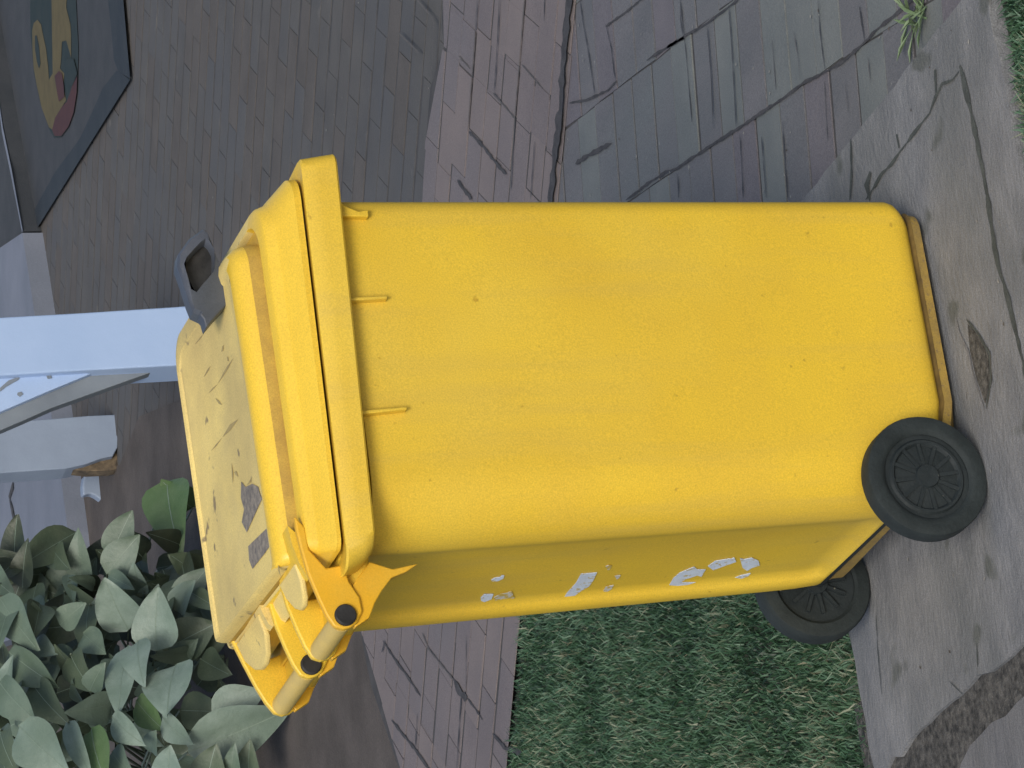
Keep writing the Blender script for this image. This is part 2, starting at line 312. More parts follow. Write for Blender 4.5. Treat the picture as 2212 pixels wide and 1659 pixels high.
sb.add([(*G(a, b), z) for a, b in ((2090, 700), (2112, 722), (2135, 768), (2138, 820), (2128, 872), (2108, 815), (2095, 757))], [tuple(range(7))], 4)
sb.out('concrete_slab', [M['concrete'], M['moss'], M['concrete2'], M['moss'], M['grit']], smooth=0, label='large cracked grey concrete slab the yellow wheelie bin stands on', cat='slab')
# neighbouring broken slab and the gritty gap
flat('grit_strip', [(-1.6, -.9), (-.72, -.9), (-.72, .70), (-1.6, .70)], -.007, M['grit'], kind='structure')
s2 = MB(); O2 = []
for a, b, n, j in (((-2.4, -.9), (-.92, -.9), 6, .004), ((-.893, -.9), (-.918, .30), 26, .007), ((-.935, .30), (-1.0, .60), 8, .015), ((-1.0, .62), (-2.4, .64), 8, .006)):
    for k in range(n): t = k/n; O2.append((a[0]+(b[0]-a[0])*t+random.uniform(-j, j), a[1]+(b[1]-a[1])*t+random.uniform(-j, j), -.05))
s2.prism(O2, (0, 0, .045))
s2.out('broken_slab', M['concrete2'], smooth=0, label='second rough concrete slab beyond the gritty gap, cut off by the corner of the photo', cat='slab')

# low step behind ---------------------------------------------------------
stp = MB(); zs = .06
g = lambda x, y, z=zs: tuple(onZ(x, y, z))
E1 = [g(48, 503), g(75, 680), g(104, 850), g(130, 1020), g(147, 1150), g(165, 1330)]
stp.prism([(x, y, -.04) for x, y, _ in E1]+[(g(165, 1330)[0]+1.6, g(165, 1330)[1]+6, -.04), (g(48, 503)[0]+2, g(48, 503)[1]+6, -.04)], (0, 0, zs+.04))
Pk = [(28, 1020), (30, 1050), (22, 1075), (28, 1100), (34, 1130), (45, 1160), (50, 1185)]
stp.ribbon([g(*q)[:2] for q in Pk], .035, zs+.004, 1, .3, .1)
stp.out('porch_step', [M['step'], M['joint']], kind='structure', smooth=0)
s3 = MB(); E2 = [g(-8, 200), g(22, 370), g(46, 500)]
s3.prism([(x, y, -.03) for x, y, _ in E2]+[(g(48, 503)[0]+1.9, g(48, 503)[1]+5.9, -.03), (E2[0][0]+8, E2[0][1]+3, -.03)], (0, 0, zs-.01+.03))
s3.ribbon([g(-8, 200)[:2], g(3, 280)[:2], g(22, 370)[:2], g(46, 500)[:2]], .05, zs-.004, 1, .2, .2)
s3.out('porch_step', [M['mat'], M['step']], kind='structure', smooth=0)

# patterned rug --------------------------------------------------------------
rg = empty('rug', onZ(150, 200, 0), label='dark grey rug with navy border and long oval mustard and maroon print', cat='rug')
def loc(par, pts): return [Vector(p)-par.location for p in pts]
RUG = [(280, 172), (262, -60), (-20, -60), (-12, 180), (40, 480), (55, 528)]
rz = -.012
b_ = MB(); b_.prism(loc(rg, [onZ(x, y, -.03) for x, y in RUG]), (0, 0, .018)); b_.out('woven_mat', M['mat'], rg, smooth=0)
b_ = MB(); b_.add(loc(rg, [onZ(x, y, rz+.002) for x, y in ((281, 170), (261, -60), (226, -60), (240, 60), (246, 130), (256, 155))]), [tuple(range(6))])
b_.add(loc(rg, [onZ(x, y, rz+.0025) for x, y in ((281, 172), (252, 152), (222, 190), (200, 240), (172, 300), (120, 370), (92, 420), (60, 480), (50, 520), (57, 530))]), [tuple(range(10))])
b_.out('border', M['matedge'], rg, smooth=0)
k5 = .2743/1.0
z5 = lambda x, y, z: onZ(x*.2646, y*.2646, z)
b_ = MB()
def patch(P, i, lift): b_.add(loc(rg, [z5(x, y, rz+lift) for x, y in P]), [tuple(range(len(P)))], i)
patch([(250, -300), (245, 60), (250, 300), (275, 600), (330, 850), (400, 1050), (440, 1125), (500, 1120), (560, 1040), (605, 920), (632, 750), (640, 400), (620, 0), (600, -300)], 2, .003)
patch([(262, 250), (275, 190), (305, 160), (335, 200), (350, 280), (375, 400), (392, 540), (400, 650), (430, 600), (425, 300), (415, -300), (560, -300), (540, 60), (575, 200), (580, 300), (580, 470), (560, 400), (540, 330), (505, 340), (500, 470), (490, 560), (525, 600), (515, 700), (540, 820), (500, 880), (460, 950), (430, 1060), (400, 1040), (340, 880), (300, 700), (275, 560), (265, 400)], 0, .0045)
patch([(285, 290), (300, 290), (318, 380), (330, 520), (318, 560), (300, 500), (285, 400)], 2, .006)
patch([(500, 880), (545, 830), (590, 700), (630, 620), (625, 760), (600, 920), (560, 1030), (500, 1110), (445, 1110), (425, 1060), (450, 960)], 1, .006)
patch([(445, 620), (480, 580), (505, 600), (520, 700), (525, 790), (480, 830), (460, 720)], 1, .007)
patch([(525, 480), (600, 480), (630, 600), (590, 700), (550, 700), (520, 590)], 2, .0075)
b_.out('oval_print', [M['pyel'], M['pred'], M['pgrn']], rg, smooth=0)

# ------------------------------------------------------------ white posts
def slabY(par, pts, Y, d): return loc(par, [onY(x, y, Y) for x, y in pts])
FP = onZ(470, 725, -.03)
fp = empty('white_post', FP, group='white timber posts', label='tall white painted timber post right behind the bin lid, with a brace at its side', cat='post')
b_ = MB(); b_.prism(slabY(fp, [(-60, 690), (0, 685), (180, 675), (367, 663), (520, 652), (520, 782), (367, 790), (180, 800), (0, 811), (-60, 815)], FP.y, 0), (0, .14, 0))
b_.out('post', M['white'], fp, smooth=0, bevel=.006)
b_ = MB(); b_.prism(slabY(fp, [(-60, 815), (202, 805), (100, 847), (0, 890), (-60, 918)], FP.y+.03, 0), (0, .03, 0))
b_.out('gusset', M['white'], fp, smooth=0, bevel=.003)
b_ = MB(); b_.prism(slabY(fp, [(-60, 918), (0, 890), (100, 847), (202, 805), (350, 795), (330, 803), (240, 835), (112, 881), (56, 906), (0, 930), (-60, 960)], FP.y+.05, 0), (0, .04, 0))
b_.out('brace', M['greypaint'], fp, smooth=0, bevel=.003)
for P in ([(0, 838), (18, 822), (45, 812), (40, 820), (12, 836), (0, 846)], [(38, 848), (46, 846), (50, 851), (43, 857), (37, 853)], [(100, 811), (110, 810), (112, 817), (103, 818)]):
    b_ = MB(); b_.prism(slabY(fp, P, FP.y+.027, 0), (0, .002, 0)); b_.out('paint_chip', M['greypaint'], fp, smooth=0)
RP = onZ(256, 945, -.03)
rp = empty('white_post', RP, group='white timber posts', label='shorter dull white timber post with a rotten broken foot, left of the tall post', cat='post')
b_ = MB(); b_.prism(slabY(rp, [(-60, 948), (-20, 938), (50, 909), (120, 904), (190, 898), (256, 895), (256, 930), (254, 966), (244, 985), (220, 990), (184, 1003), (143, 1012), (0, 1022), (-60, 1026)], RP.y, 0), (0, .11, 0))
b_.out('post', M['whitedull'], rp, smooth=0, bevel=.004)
b_ = MB(); b_.prism(slabY(rp, [(150, 1008), (190, 998), (222, 986), (240, 972), (250, 955), (262, 958), (260, 985), (262, 1010), (240, 1016), (190, 1018), (155, 1014)], RP.y+.03, 0), (0, .06, 0))
b_.out('rotten_foot', M['rot'], rp, smooth=0, bevel=.003)
# small pale chunk
q = onZ(222, 1050, -.03); b_ = MB()
CH = [(181, 1028), (200, 1020), (218, 1024), (226, 1045), (229, 1078), (222, 1082), (208, 1072), (196, 1066), (180, 1070), (178, 1050)]
b_.prism([onY(x, y, q.y) for x, y in CH], (.01, .06, 0)); b_.out('broken_block', M['whitedull'], smooth=0, bevel=.012, label='small pale broken block lying on the dark soil below the rotten post foot', cat='block')

# ------------------------------------------------------------ the wheelie bin
BIN = empty('wheelie_bin', (0, 0, 0), label='yellow plastic wheelie bin with ridged lid and two dark wheels on the concrete slab', cat='bin')
def rr(x0, x1, y0, y1, z, rad=(.04,)*4, n=8, bow=0, zf=None):
    """closed ring: near-front, far-front, far-back, near-back corners; x1 is the front (larger) x"""
    r1, r2, r3, r4 = rad; C = [((x1-r1, y0+r1), r1, -90), ((x1-r2, y1-r2), r2, 0), ((x0+r3, y1-r3), r3, 90), ((x0+r4, y0+r4), r4, 180)]
    P = []
    for (cx, cy), r_, a0 in C:
        for k in range(n+1):
            a = R(a0+90*k/n); P.append(Vector((cx+r_*math.cos(a), cy+r_*math.sin(a), z)))
    if zf:
        for p in P: p.z = zf(p)
    return P
def densify(P, mx=.05):
    Q = []
    for a, b in zip(P, P[1:]+P[:1]):
        n = max(1, int((b-a).length/mx)); Q += [a.lerp(b, k/n) for k in range(n)]
    return Q
def body_ring(z, ins=0.0, insf=0.0):
    t = z/.99
    x1 = -.046-.004*t-ins-insf; xb = -.563-.045*t+ins; y0 = .052-.022*t+ins; y1 = .502+.030*t-ins
    P = []
    def arc(cx, cy, r_, a0, a1, n):
        for k in range(n+1):
            a = R(a0+(a1-a0)*k/n); P.append(Vector((cx+r_*math.cos(a), cy+r_*math.sin(a), z)))
    r1 = .035; arc(x1-r1, y0+r1, r1, -90, 0, 8); arc(x1-r1, y1-r1, r1, 0, 90, 8)
    # far back column, recessed panel, near back corner
    arc(xb+.02, y1-.02, .02, 90, 180, 5)
    rec = .013*min(1, max(0, (z-.055)/.03))
    for yy, dx in ((y1-.028, 0), (y1-.048, .0), (y1-.056, .5), (y1-.064, 1), (y1-.09, 1), (y1-.2, 1), (y0+.24, 1), (y0+.15, .9), (y0+.12, .5)): P.append(Vector((xb+rec*dx, yy, z)))
    arc(xb+.1, y0+.1, .1, 180, 225, 6)
    arc(xb+.1, y0+.1, .1, 234, 270, 5)
    # small swell of the side wall
    bow = .006*math.sin(math.pi*min(1, max(0, t)))
    for xx in (.2, .35, .5, .65, .8):
        P.append(Vector((xb+.075+(x1-r1-xb-.075)*xx, y0-bow*math.sin(math.pi*xx), z)))
    return P
b_ = MB()
lv = [(.007, .016, .024), (.011, .007, .015), (.026, .006, .014)]
b_.loft([body_ring(z_, i_, f_) for z_, i_, f_ in lv], 2, True, False)
b_.loft([body_ring(.026, .005, .013), body_ring(.028, .014, .020), body_ring(.033, .012, .018)], 1, False, False)
lv = [(.033, .012, .018), (.034, .008, .014), (.041, .004, .008), (.050, .001, .003), (.062, 0, 0), (.09, 0, 0), (.15, 0, 0)]+[(.15+.84*k/14, 0, 0) for k in range(1, 15)]
b_.loft([body_ring(z_, i_, f_) for z_, i_, f_ in lv], 0, False, True)
for v in b_.V:
    if v.z < .16:
        lo_ = (.052+.016*min(1, max(0, (.44-v.y)/.26))); zb_ = lo_+v.z*(.100-lo_)/.032 if v.z < .032 else .10+(v.z-.032)*.06/.128
        v.z += (zb_-v.z)*min(1, max(0, (-v.x-.44)/.09))
b_.out('body', [M['yellow'], M['crease'], M['lip']], BIN, smooth=50)
# vertical stiffening ribs under the rim
for (x, yy, xe, ye) in ((745, 657, 831, 652), (780, 901, 873, 891)):
    A = onY(x, yy, .034); B_ = onY(xe, ye, .036); b_ = MB()
    b_.prism([A+Vector((-.003, .01, .02)), A+Vector((.003, .01, .02)), B_+Vector((.0025, .008, 0)), B_+Vector((-.0025, .008, 0))], (0, -.027, 0))
    b_.out('rib', M['yellow'], BIN, bevel=.0015)
# front corner bracket under the rim
b_ = MB(); A = onY(740, 440, .033); q = [onY(x, y, .018) for x, y in ((735, 436), (752, 447), (775, 456), (796, 452), (797, 468), (735, 466))]
b_.prism(q, (0, .03, 0)); b_.out('bracket', M['yellow'], BIN, bevel=.002)
# rim collar
def rim_ring(z, i, top=False):
    zz = lambda p: z+.012*(-p.x/.66)*(1 if not top else 0)
    x1 = .013-i; x0 = -.636-.6*max(0, z-.99)+i; c = .05
    P = rr(x0, x1, 0+i, .58-i, z, (.022, .028, .05, .030), 6, zf=zz); return P
b_ = MB()
b_.loft([rim_ring(.990, .028), rim_ring(.991, .002), rim_ring(.994, 0), rim_ring(1.02, .003, True), rim_ring(1.044, .006, True), rim_ring(1.047, .009, True), rim_ring(1.045, .03, True), rim_ring(1.030, .05, True)], 0, True, True)
b_.out('rim', M['yellow'], BIN, smooth=40)
# ------------- lid: nested rounded loops
LID_TILT = .055
def lid_ring(xf, xb, y0, y1, zf, zb, r_):
    def zz(p):
        t = (p.x-xb)/(xf-xb); return zb+(zf-zb)*t+LID_TILT*(p.y-.1)*(1 if zf > 1.06 else 0)
    return rr(xb, xf, y0, y1, 0, (r_, r_, max(.014, r_*.35), max(.014, r_*.35)), 10, zf=zz)
b_ = MB()
Ls = [(-.03, -.60, .055, .53, 1.0485, 1.0485, .045), (-.012, -.630, .018, .562, 1.0505, 1.0505, .05), (-.013, -.630, .018, .562, 1.066, 1.061, .05), (-.016, -.628, .021, .559, 1.069, 1.064, .05),
      (-.034, -.622, .050, .530, 1.090, 1.078, .06), (-.036, -.621, .053, .527, 1.092, 1.080, .06), (-.040, -.620, .058, .522, 1.105, 1.092, .06), (-.043, -.619, .062, .518, 1.108, 1.095, .06),
      (-.062, -.618, .084, .496, 1.110, 1.096, .055), (-.064, -.617, .087, .490, 1.107, 1.093, .05), (-.065, -.616, .089, .484, 1.099, 1.085, .05), (-.080, -.616, .113, .468, 1.096, 1.082, .045),
      (-.082, -.616, .116, .464, 1.120, 1.102, .045), (-.086, -.616, .122, .458, 1.133, 1.114, .045), (-.094, -.615, .132, .448, 1.141, 1.122, .045), (-.108, -.614, .148, .432, 1.143, 1.124, .04), (-.122, -.612, .160, .42, 1.140, 1.121, .035)]
Ls = [(a, b, c, .562-(c-.018)*.42 if c > .03 else d, e, f, g_) for a, b, c, d, e, f, g_ in Ls]
rings = [lid_ring(*l) for l in Ls]
b_.loft(rings, 0, True, False)
b_.loft([rings[-1], lid_ring(-.126, -.610, .164, .500, 1.137, 1.118, .033)], 1, False, True)
# sloping tail of the lid over the hinges
prof = [(-.57, 1.114), (-.60, 1.110), (-.63, 1.102), (-.648, 1.094), (-.652, 1.088), (-.646, 1.084), (-.625, 1.090), (-.60, 1.085)]
for (ya, yb, i) in ((.082, .205, 0), (.318, .505, 1), (.205, .318, 1)):
    dz = -.012 if (ya, yb) == (.205, .318) else 0
    xsh = 0
    b_.prism([(x+xsh*(x < -.65), ya+.0005, z_+LID_TILT*(ya-.1)*.6+dz) for x, z_ in prof], (0, yb-ya-.001, 0), i)
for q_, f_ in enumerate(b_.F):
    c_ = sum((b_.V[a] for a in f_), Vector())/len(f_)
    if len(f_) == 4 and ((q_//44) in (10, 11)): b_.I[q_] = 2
    elif c_.z > 1.085 and c_.y > .152 and (b_.I[q_] == 1 or c_.x > -.62): b_.I[q_] = 1
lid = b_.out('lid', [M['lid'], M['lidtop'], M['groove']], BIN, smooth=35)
# raised pads on the tail
def ztail(x, y): return 1.114+(x+.57)*(.12 if x > -.60 else .30)-(0 if x > -.60 else -.0054)+LID_TILT*(y-.1)*.6
for ya, yb, xb_ in ((.335, .485, -.688), (.098, .195, -.680)):
    b_ = MB(); ym = (ya+yb)/2; w_ = (yb-ya)/2; P = [(-.625, -1), (-.625, 1), (xb_+.03, .92), (xb_+.008, .55), (xb_, .2), (xb_, -.2), (xb_+.008, -.55), (xb_+.03, -.92)]
    b_.prism([(x, ym+w_*t, ztail(x, ym+w_*t)-.006) for x, t in P], (0, 0, .009)); b_.out('pad', M['lidtop'], BIN, bevel=.003)
# hinge arms, caps and handle tubes
ARM = [(636, 1113), (660, 1140), (668, 1187), (705, 1227), (742, 1219), (755, 1256), (778, 1290), (784, 1320), (772, 1345), (758, 1355), (742, 1359), (722, 1353), (706, 1330), (688, 1292), (666, 1240), (650, 1185), (640, 1145)]
ARMW = [onY(x, y, .06) for x, y in [(608, 1150), (640, 1113), (668, 1160), (712, 1228), (745, 1215), (755, 1256), (778, 1290), (784, 1320), (772, 1345), (758, 1355), (742, 1359), (722, 1353), (702, 1330), (678, 1292), (650, 1240), (622, 1185)]]
ARM0 = [onY(x, y, .06) for x, y in ARM]
for Y, i in ((.060, 0), (.212, 1), (.300, 0), (.497, 1)):
    b_ = MB(); b_.prism([Vector((p.x, Y, p.z)) for p in (ARMW if Y > .4 else ARM0)], (0, .012, 0)); b_.out('hinge_arm', M['hinge'] if i == 0 and Y < .1 else M['lid'], BIN, bevel=.003)
HX, HZ = -.722, 1.047
for Y in (.056, .296):
    b_ = MB(); b_.tube([(HX, Y-.003, HZ), (HX, Y-.001, HZ), (HX, Y+.02, HZ)], [.0145, .0165, .0165], 24); b_.out('hinge_pin', M['pin'], BIN)
for ya, yb in ((.072, .212), (.312, .497)):
    b_ = MB(); b_.tube([(HX-.004, ya, HZ+.004), (HX-.004, yb, HZ+.004)], .0165, 20); b_.out('handle_bar', M['tube'], BIN)
# body-side brackets carrying the hinges
BR = [(800, 1210), (850, 1226), (906, 1214), (880, 1232), (848, 1245), (826, 1275), (812, 1300), (800, 1332), (770, 1352), (757, 1330), (765, 1260)]
for Y in (.066, .222, .307, .49):
    b_ = MB(); b_.prism([Vector((p.x, Y, p.z)) for p in [onY(x if Y < .1 else min(x, 826), y, .06) for x, y in BR]], (0, .014, 0)); b_.out('hinge_bracket', M['hinge'], BIN, bevel=.002)
b_ = MB(); b_.box((-.702, .075, .995), (-.60, .495, 1.042)); b_.out('rear_beam', M['yellow'], BIN, bevel=.008)

# plane of the recessed back panel, for the torn sticker remains
def onBack(x, y):
    d = ray(x, y); # plane x = -.563-.045*z/.99 + .013 -> x + .04545 z = -.5505
    n_ = Vector((1, 0, .04545)); t = (-.5505-.0012-n_.dot(CAM))/n_.dot(d); return CAM+d*t
ST = [([(1003, 490), (1020, 478), (1060, 472), (1070, 460), (1085, 462), (1078, 482), (1045, 498), (1008, 498)], 1, 0), ([(938, 600), (960, 578), (1018, 578), (1005, 610), (960, 628), (940, 620)], 1, 0),
      ([(1020, 600), (1060, 575), (1130, 562), (1150, 605), (1090, 605), (1030, 618)], 1, 1), ([(1455, 605), (1475, 570), (1530, 510), (1562, 452), (1662, 444), (1640, 490), (1612, 530), (1560, 560), (1500, 606)], 1, 0),
      ([(1715, 405), (1735, 398), (1755, 402), (1748, 415), (1730, 432)], 1, 1), ([(1770, 462), (1810, 460), (1800, 478), (1785, 487)], 1, 1), ([(1700, 560), (1718, 530), (1765, 522), (1755, 545), (1725, 563)], 1, 1),
      ([(5, 522), (30, 480), (70, 445), (160, 408), (180, 425), (232, 425), (205, 470), (180, 462), (110, 485), (75, 505), (170, 505), (120, 520), (60, 527)], 2, 0), ([(245, 405), (290, 372), (410, 352), (422, 378), (350, 402), (280, 430)], 2, 0),
      ([(445, 355), (470, 362), (520, 352), (560, 370), (568, 400), (520, 415), (490, 434), (462, 415)], 2, 0), ([(415, 475), (450, 462), (512, 448), (495, 468), (455, 482)], 2, 0), ([(195, 522), (240, 512), (310, 514), (240, 528)], 2, 1)]
for P, w, i in ST:
    b_ = MB(); ox = 713 if w == 1 else 1444
    b_.prism([onBack(ox+.347*x, 1083+.347*y) for x, y in P], (.0008, 0, 0)); b_.out('sticker_scrap', M['sticker_faint'] if i else M['sticker'], BIN, smooth=0)
# weathered label and scuffs on the lid top
def onTop(x, y, l=.0012):
    zt_ = 1.128
    for _ in range(6):
        p = onZ(x, y, zt_); t = (p.x+.610)/(.484); zt_ = 1.118+.019*t+LID_TILT*(p.y-.1)+l
    return onZ(x, y, zt_)
b_ = MB()
for P in ([(521, 1040), (530, 1052), (545, 1045), (558, 1052), (560, 1062), (566, 1078), (560, 1090), (533, 1150), (522, 1128), (527, 1100), (520, 1075)], [(536, 1180), (575, 1142), (588, 1150), (592, 1165), (572, 1195), (545, 1229), (538, 1210)]):
    b_.add([onTop(x, y) for x, y in P], [tuple(range(len(P)))])
b_.out('faded_label', M['label'], BIN, smooth=0)
def scuff(a, b, w):
    A, B_ = onTop(*a, .0008), onTop(*b, .0008); d = (B_-A).normalized(); nn = Vector((-d.y, d.x, 0))*w*.28; M_ = (A+B_)/2+nn*random.uniform(-1, 1)
    b_ = MB(); b_.add([A, M_+nn*1.6, B_, M_-nn], [(0, 1, 2, 3)]); b_.out('scuff', M['scuff'], BIN, smooth=0)
for a, b, w in (((505, 772), (470, 830), .008), ((470, 830), (450, 850), .004), ((515, 905), (480, 945), .012), ((480, 945), (455, 975), .004), ((483, 745), (478, 760), .012), ((490, 770), (494, 780), .01), ((465, 860), (480, 875), .008),
                ((500, 1000), (503, 1045), .012), ((505, 1020), (515, 1030), .01), ((545, 1030), (533, 1048), .006), ((440, 720), (420, 745), .004), ((455, 790), (440, 815), .006), ((600, 1215), (606, 1245), .012)): scuff(a, b, w)
# grey lifting loop on the lid front
LY = .205
zl = lambda x, y: onY(356.6+.248*x, 301.7+.248*y, LY)
OUT = [(335, 765), (372, 790), (400, 870), (440, 975), (480, 1060), (530, 1150), (545, 1290), (560, 1420), (440, 1450), (355, 1540), (250, 1490), (215, 1400), (155, 1210), (112, 1090), (118, 985), (215, 850)]
INN = [(352, 890), (385, 915), (418, 975), (424, 1040), (420, 1140), (385, 1190), (330, 1250), (280, 1315), (235, 1290), (215, 1210), (190, 1130), (180, 1090), (200, 1040), (225, 1010), (270, 960), (315, 915)]
b_ = MB(); n = len(OUT); A = [zl(*p) for p in OUT]; Bn = [zl(*p) for p in INN]; d = Vector((0, .035, 0))
cen = sum(A, Vector())/n
A2 = [p.lerp(cen, .07) for p in A]; B2 = [p.lerp(cen, -.10) for p in Bn]
b_.loft([[p+Vector((0, .008, 0)) for p in A], A2, [p+Vector((0, -.002, 0)) for p in B2], [p+Vector((0, .006, 0)) for p in Bn], [p+d for p in Bn], [p+d for p in A], [p+Vector((0, .008, 0)) for p in A]], 0, False, False)
b_.out('lifting_loop', M['latch'], BIN, smooth=35)
b_ = MB(); b_.prism([p+Vector((0, .018, 0)) for p in Bn], (0, .006, 0)); b_.out('loop_hole_dark', M['pin'], BIN, smooth=0)  # added black plate for the shade seen through the open loop
b_ = MB(); b_.prism([zl(*p) for p in ((430, 1300), (470, 1250), (545, 1190), (560, 1415), (440, 1540), (357, 1640), (335, 1560), (300, 1520))], (0, .03, 0)); b_.out('loop_foot', M['latch'], BIN, bevel=.003)

# ------------- wheels and axle
def wheel(name, yo, yi, sgn):
    w = empty(name, (-.549, 0, .1), parent=BIN)
    cy = lambda r_, y: [(r_*math.cos(2*math.pi*k/48), y, r_*math.sin(2*math.pi*k/48)) for k in range(48)]
    s = 1 if yi > yo else -1
    b_ = MB(); b_.loft([cy(.070, yo+s*.006), cy(.074, yo+s*.0015), cy(.080, yo), cy(.094, yo+s*.0005), cy(.0985, yo+s*.002), cy(.1, yo+s*.006), cy(.1, yi-s*.008), cy(.0965, yi-s*.002), cy(.090, yi), cy(.075, yi), cy(.070, yi-s*.005)], 0, False, False)
    b_.out('tyre', M['rubber'], w, smooth=35)
    b_ = MB(); b_.loft([cy(.004, yo+s*.001), cy(.018, yo+s*.001), cy(.020, yo+s*.007), cy(.052, yo+s*.010), cy(.056, yo+s*.004), cy(.060, yo+s*.004), cy(.063, yo+s*.008), cy(.0705, yo+s*.008), cy(.0705, yi-s*.008), cy(.05, yi-s*.010), cy(.022, yi-s*.01), cy(.02, yi), cy(.004, yi)], 0, True, True)
    for k in range(12):
        a = 2*math.pi*k/12+.1; ca, sa = math.cos(a), math.sin(a); P = []
        for r_, h in ((.019, .003), (.055, .003)): P += [(r_*ca-h*sa, r_*sa+h*ca), (r_*ca+h*sa, r_*sa-h*ca)]
        P = [P[0], P[1], P[3], P[2]]
        b_.prism([(px, yo+s*.0055, pz) for px, pz in P], (0, s*.006, 0))
        b_.prism([(px, yi-s*.0035, pz) for px, pz in P], (0, -s*.008, 0))
    b_.out('rim', M['hub'], w, smooth=35)
    return w
w1 = wheel('wheel', .006, .046, 1); w2 = wheel('wheel', .560, .518, -1)
b_ = MB(); b_.tube([(-.549, .03, .098), (-.549, .53, .098)], .011, 16); b_.tube([(-.549, .046, .075), (-.549, .19, .075)], .024, 16); b_.out('axle', M['hub'], BIN)

# ------------------------------------------------------------ grass
def inpoly(x, y, P):
    c = np.zeros(len(x), bool); n = len(P); j = n-1
    for i in range(n):
        xi, yi = P[i]; xj, yj = P[j]
        c ^= ((yi > y) != (yj > y)) & (x < (xj-xi)*(y-yi)/(yj-yi+1e-12)+xi); j = i
    return c
def gmat(name, cols, dry=None):
    m = bpy.data.materials.new(name); m.use_nodes = True; n = m.node_tree; b = n.nodes['Principled BSDF']; b.inputs['Roughness'].default_value = .55
    at = n.nodes.new('ShaderNodeAttribute'); at.attribute_name = 'tint'; cr = n.nodes.new('ShaderNodeValToRGB')
    e = cr.color_ramp.elements; e[0].position = 0; e[0].color = (*cols[0], 1); e[1].position = 1; e[1].color = (*cols[-1], 1)
    for k, c in enumerate(cols[1:-1]): q = e.new((k+1)/(len(cols)-1)); q.color = (*c, 1)
    n.links.new(at.outputs['Fac'], cr.inputs[0]); n.links.new(cr.outputs[0], b.inputs['Base Color'])
    return m
def blades(name, P, N, h, w, z, m, lean=.6, edge=0):
    xs = [p[0] for p in P]; ys = [p[1] for p in P]
    x = rng.uniform(min(xs), max(xs), N*3); y = rng.uniform(min(ys), max(ys), N*3); k = inpoly(x, y, P); x, y = x[k][:N], y[k][:N]; N = len(x)
    dens = np.array([mn.noise(Vector((a*5, b*5, 0))) for a, b in zip(x, y)])
    hh = h*rng.uniform(.45, 1.25, N)*(1+.55*dens); az = rng.uniform(0, 2*np.pi, N); ln = rng.uniform(.1, lean, N)*hh; fa = rng.uniform(0, 2*np.pi, N)
    ww = w*rng.uniform(.6, 1.3, N)
    b0 = np.stack([x, y, np.full(N, z)], 1); side = np.stack([np.cos(fa), np.sin(fa), 0*fa], 1)*ww[:, None]/2
    dirv = np.stack([np.cos(az)*ln, np.sin(az)*ln, 0*az], 1)
    mid = b0+dirv*.35+np.stack([0*x, 0*x, hh*.6], 1); tip = b0+dirv+np.stack([0*x, 0*x, hh], 1)
    V = np.stack([b0-side, b0+side, mid-side*.8, mid+side*.8, tip], 1).reshape(-1, 3)
    base = np.arange(N)*5
    F4 = np.stack([base, base+1, base+3, base+2], 1); F3 = np.stack([base+2, base+3, base+4], 1)
    me = bpy.data.meshes.new(name); nl = N*7
    me.vertices.add(len(V)); me.vertices.foreach_set('co', V.ravel()); me.loops.add(nl); me.polygons.add(2*N)
    li = np.concatenate([F4, F3], 1).ravel(); me.loops.foreach_set('vertex_index', li)
    st = np.empty(2*N, int); st[0::2] = np.arange(N)*7; st[1::2] = np.arange(N)*7+4; me.polygons.foreach_set('loop_start', st)
    t = np.clip(.45+.28*rng.standard_normal(N)+.5*dens, 0, .93); t[rng.random(N) < .008] = 1
    me.update(calc_edges=True); at = me.attributes.new('tint', 'FLOAT', 'POINT'); at.data.foreach_set('value', np.repeat(t, 5)); me.materials.append(m)
    o = bpy.data.objects.new(name, me); COL.objects.link(o); return o
MG = gmat('grass_blades', [(.014, .04, .022), (.033, .085, .042), (.056, .125, .066), (.085, .165, .10), (.22, .22, .15)])
flat('turf', [(.172, .652), (-2.6, .652), (-2.6, l1(-2.6)[1]), (.172, l1(.172)[1])], -.024, M['grassbase'], kind='structure')
VIS = [(.165, .660), (-1.35, .66), (-1.35, l1(-1.35)[1]-.01), (.165, l1(.165)[1]-.02)]
g1 = blades('grass', VIS, 120000, .024, .0042, -.024, MG, 1.1)
put(g1, kind='stuff', label='short dense green lawn beside the concrete slab, behind the bin wheels', cat='grass')
# overgrown strip past the slab
flat('verge', [(-.9, -.312), (2.5, -.312), (2.5, -2.2), (-.9, -2.2)], -.02, M['grassbase'], kind='structure')
g2 = blades('ground_cover', [(-.4, -.335), (.5, -.335), (.5, -.75), (-.4, -.75)], 26000, .022, .005, -.02, MG, 1.2)
put(g2, kind='stuff', label='dark overgrown grass past the outer edge of the concrete slab', cat='grass')
# little weed at the slab corner
wp = onZ(1985, 35, -.012); b_ = MB()
for k in range(26):
    a = random.uniform(0, 6.28); l = random.uniform(.03, .075); t = Vector((math.cos(a), math.sin(a), random.uniform(.25, 1.0))).normalized(); s_ = t.cross(Vector((0, 0, 1))).normalized()*.0035
    o_ = wp+Vector((random.uniform(-.02, .02), random.uniform(-.035, .035), 0)); mid = o_+t*l*.6; tip = o_+t*l-Vector((0, 0, l*.15))
    b_.add([o_-s_*.5, o_+s_*.5, mid+s_, tip, mid-s_], [(0, 1, 2, 3, 4)])
b_.out('weed', mat('weed_green', (.10, .16, .08), (.17, .24, .13), 40, .6), smooth=0, label='small pale green weed tuft growing where the paving meets the slab edge', cat='weed')

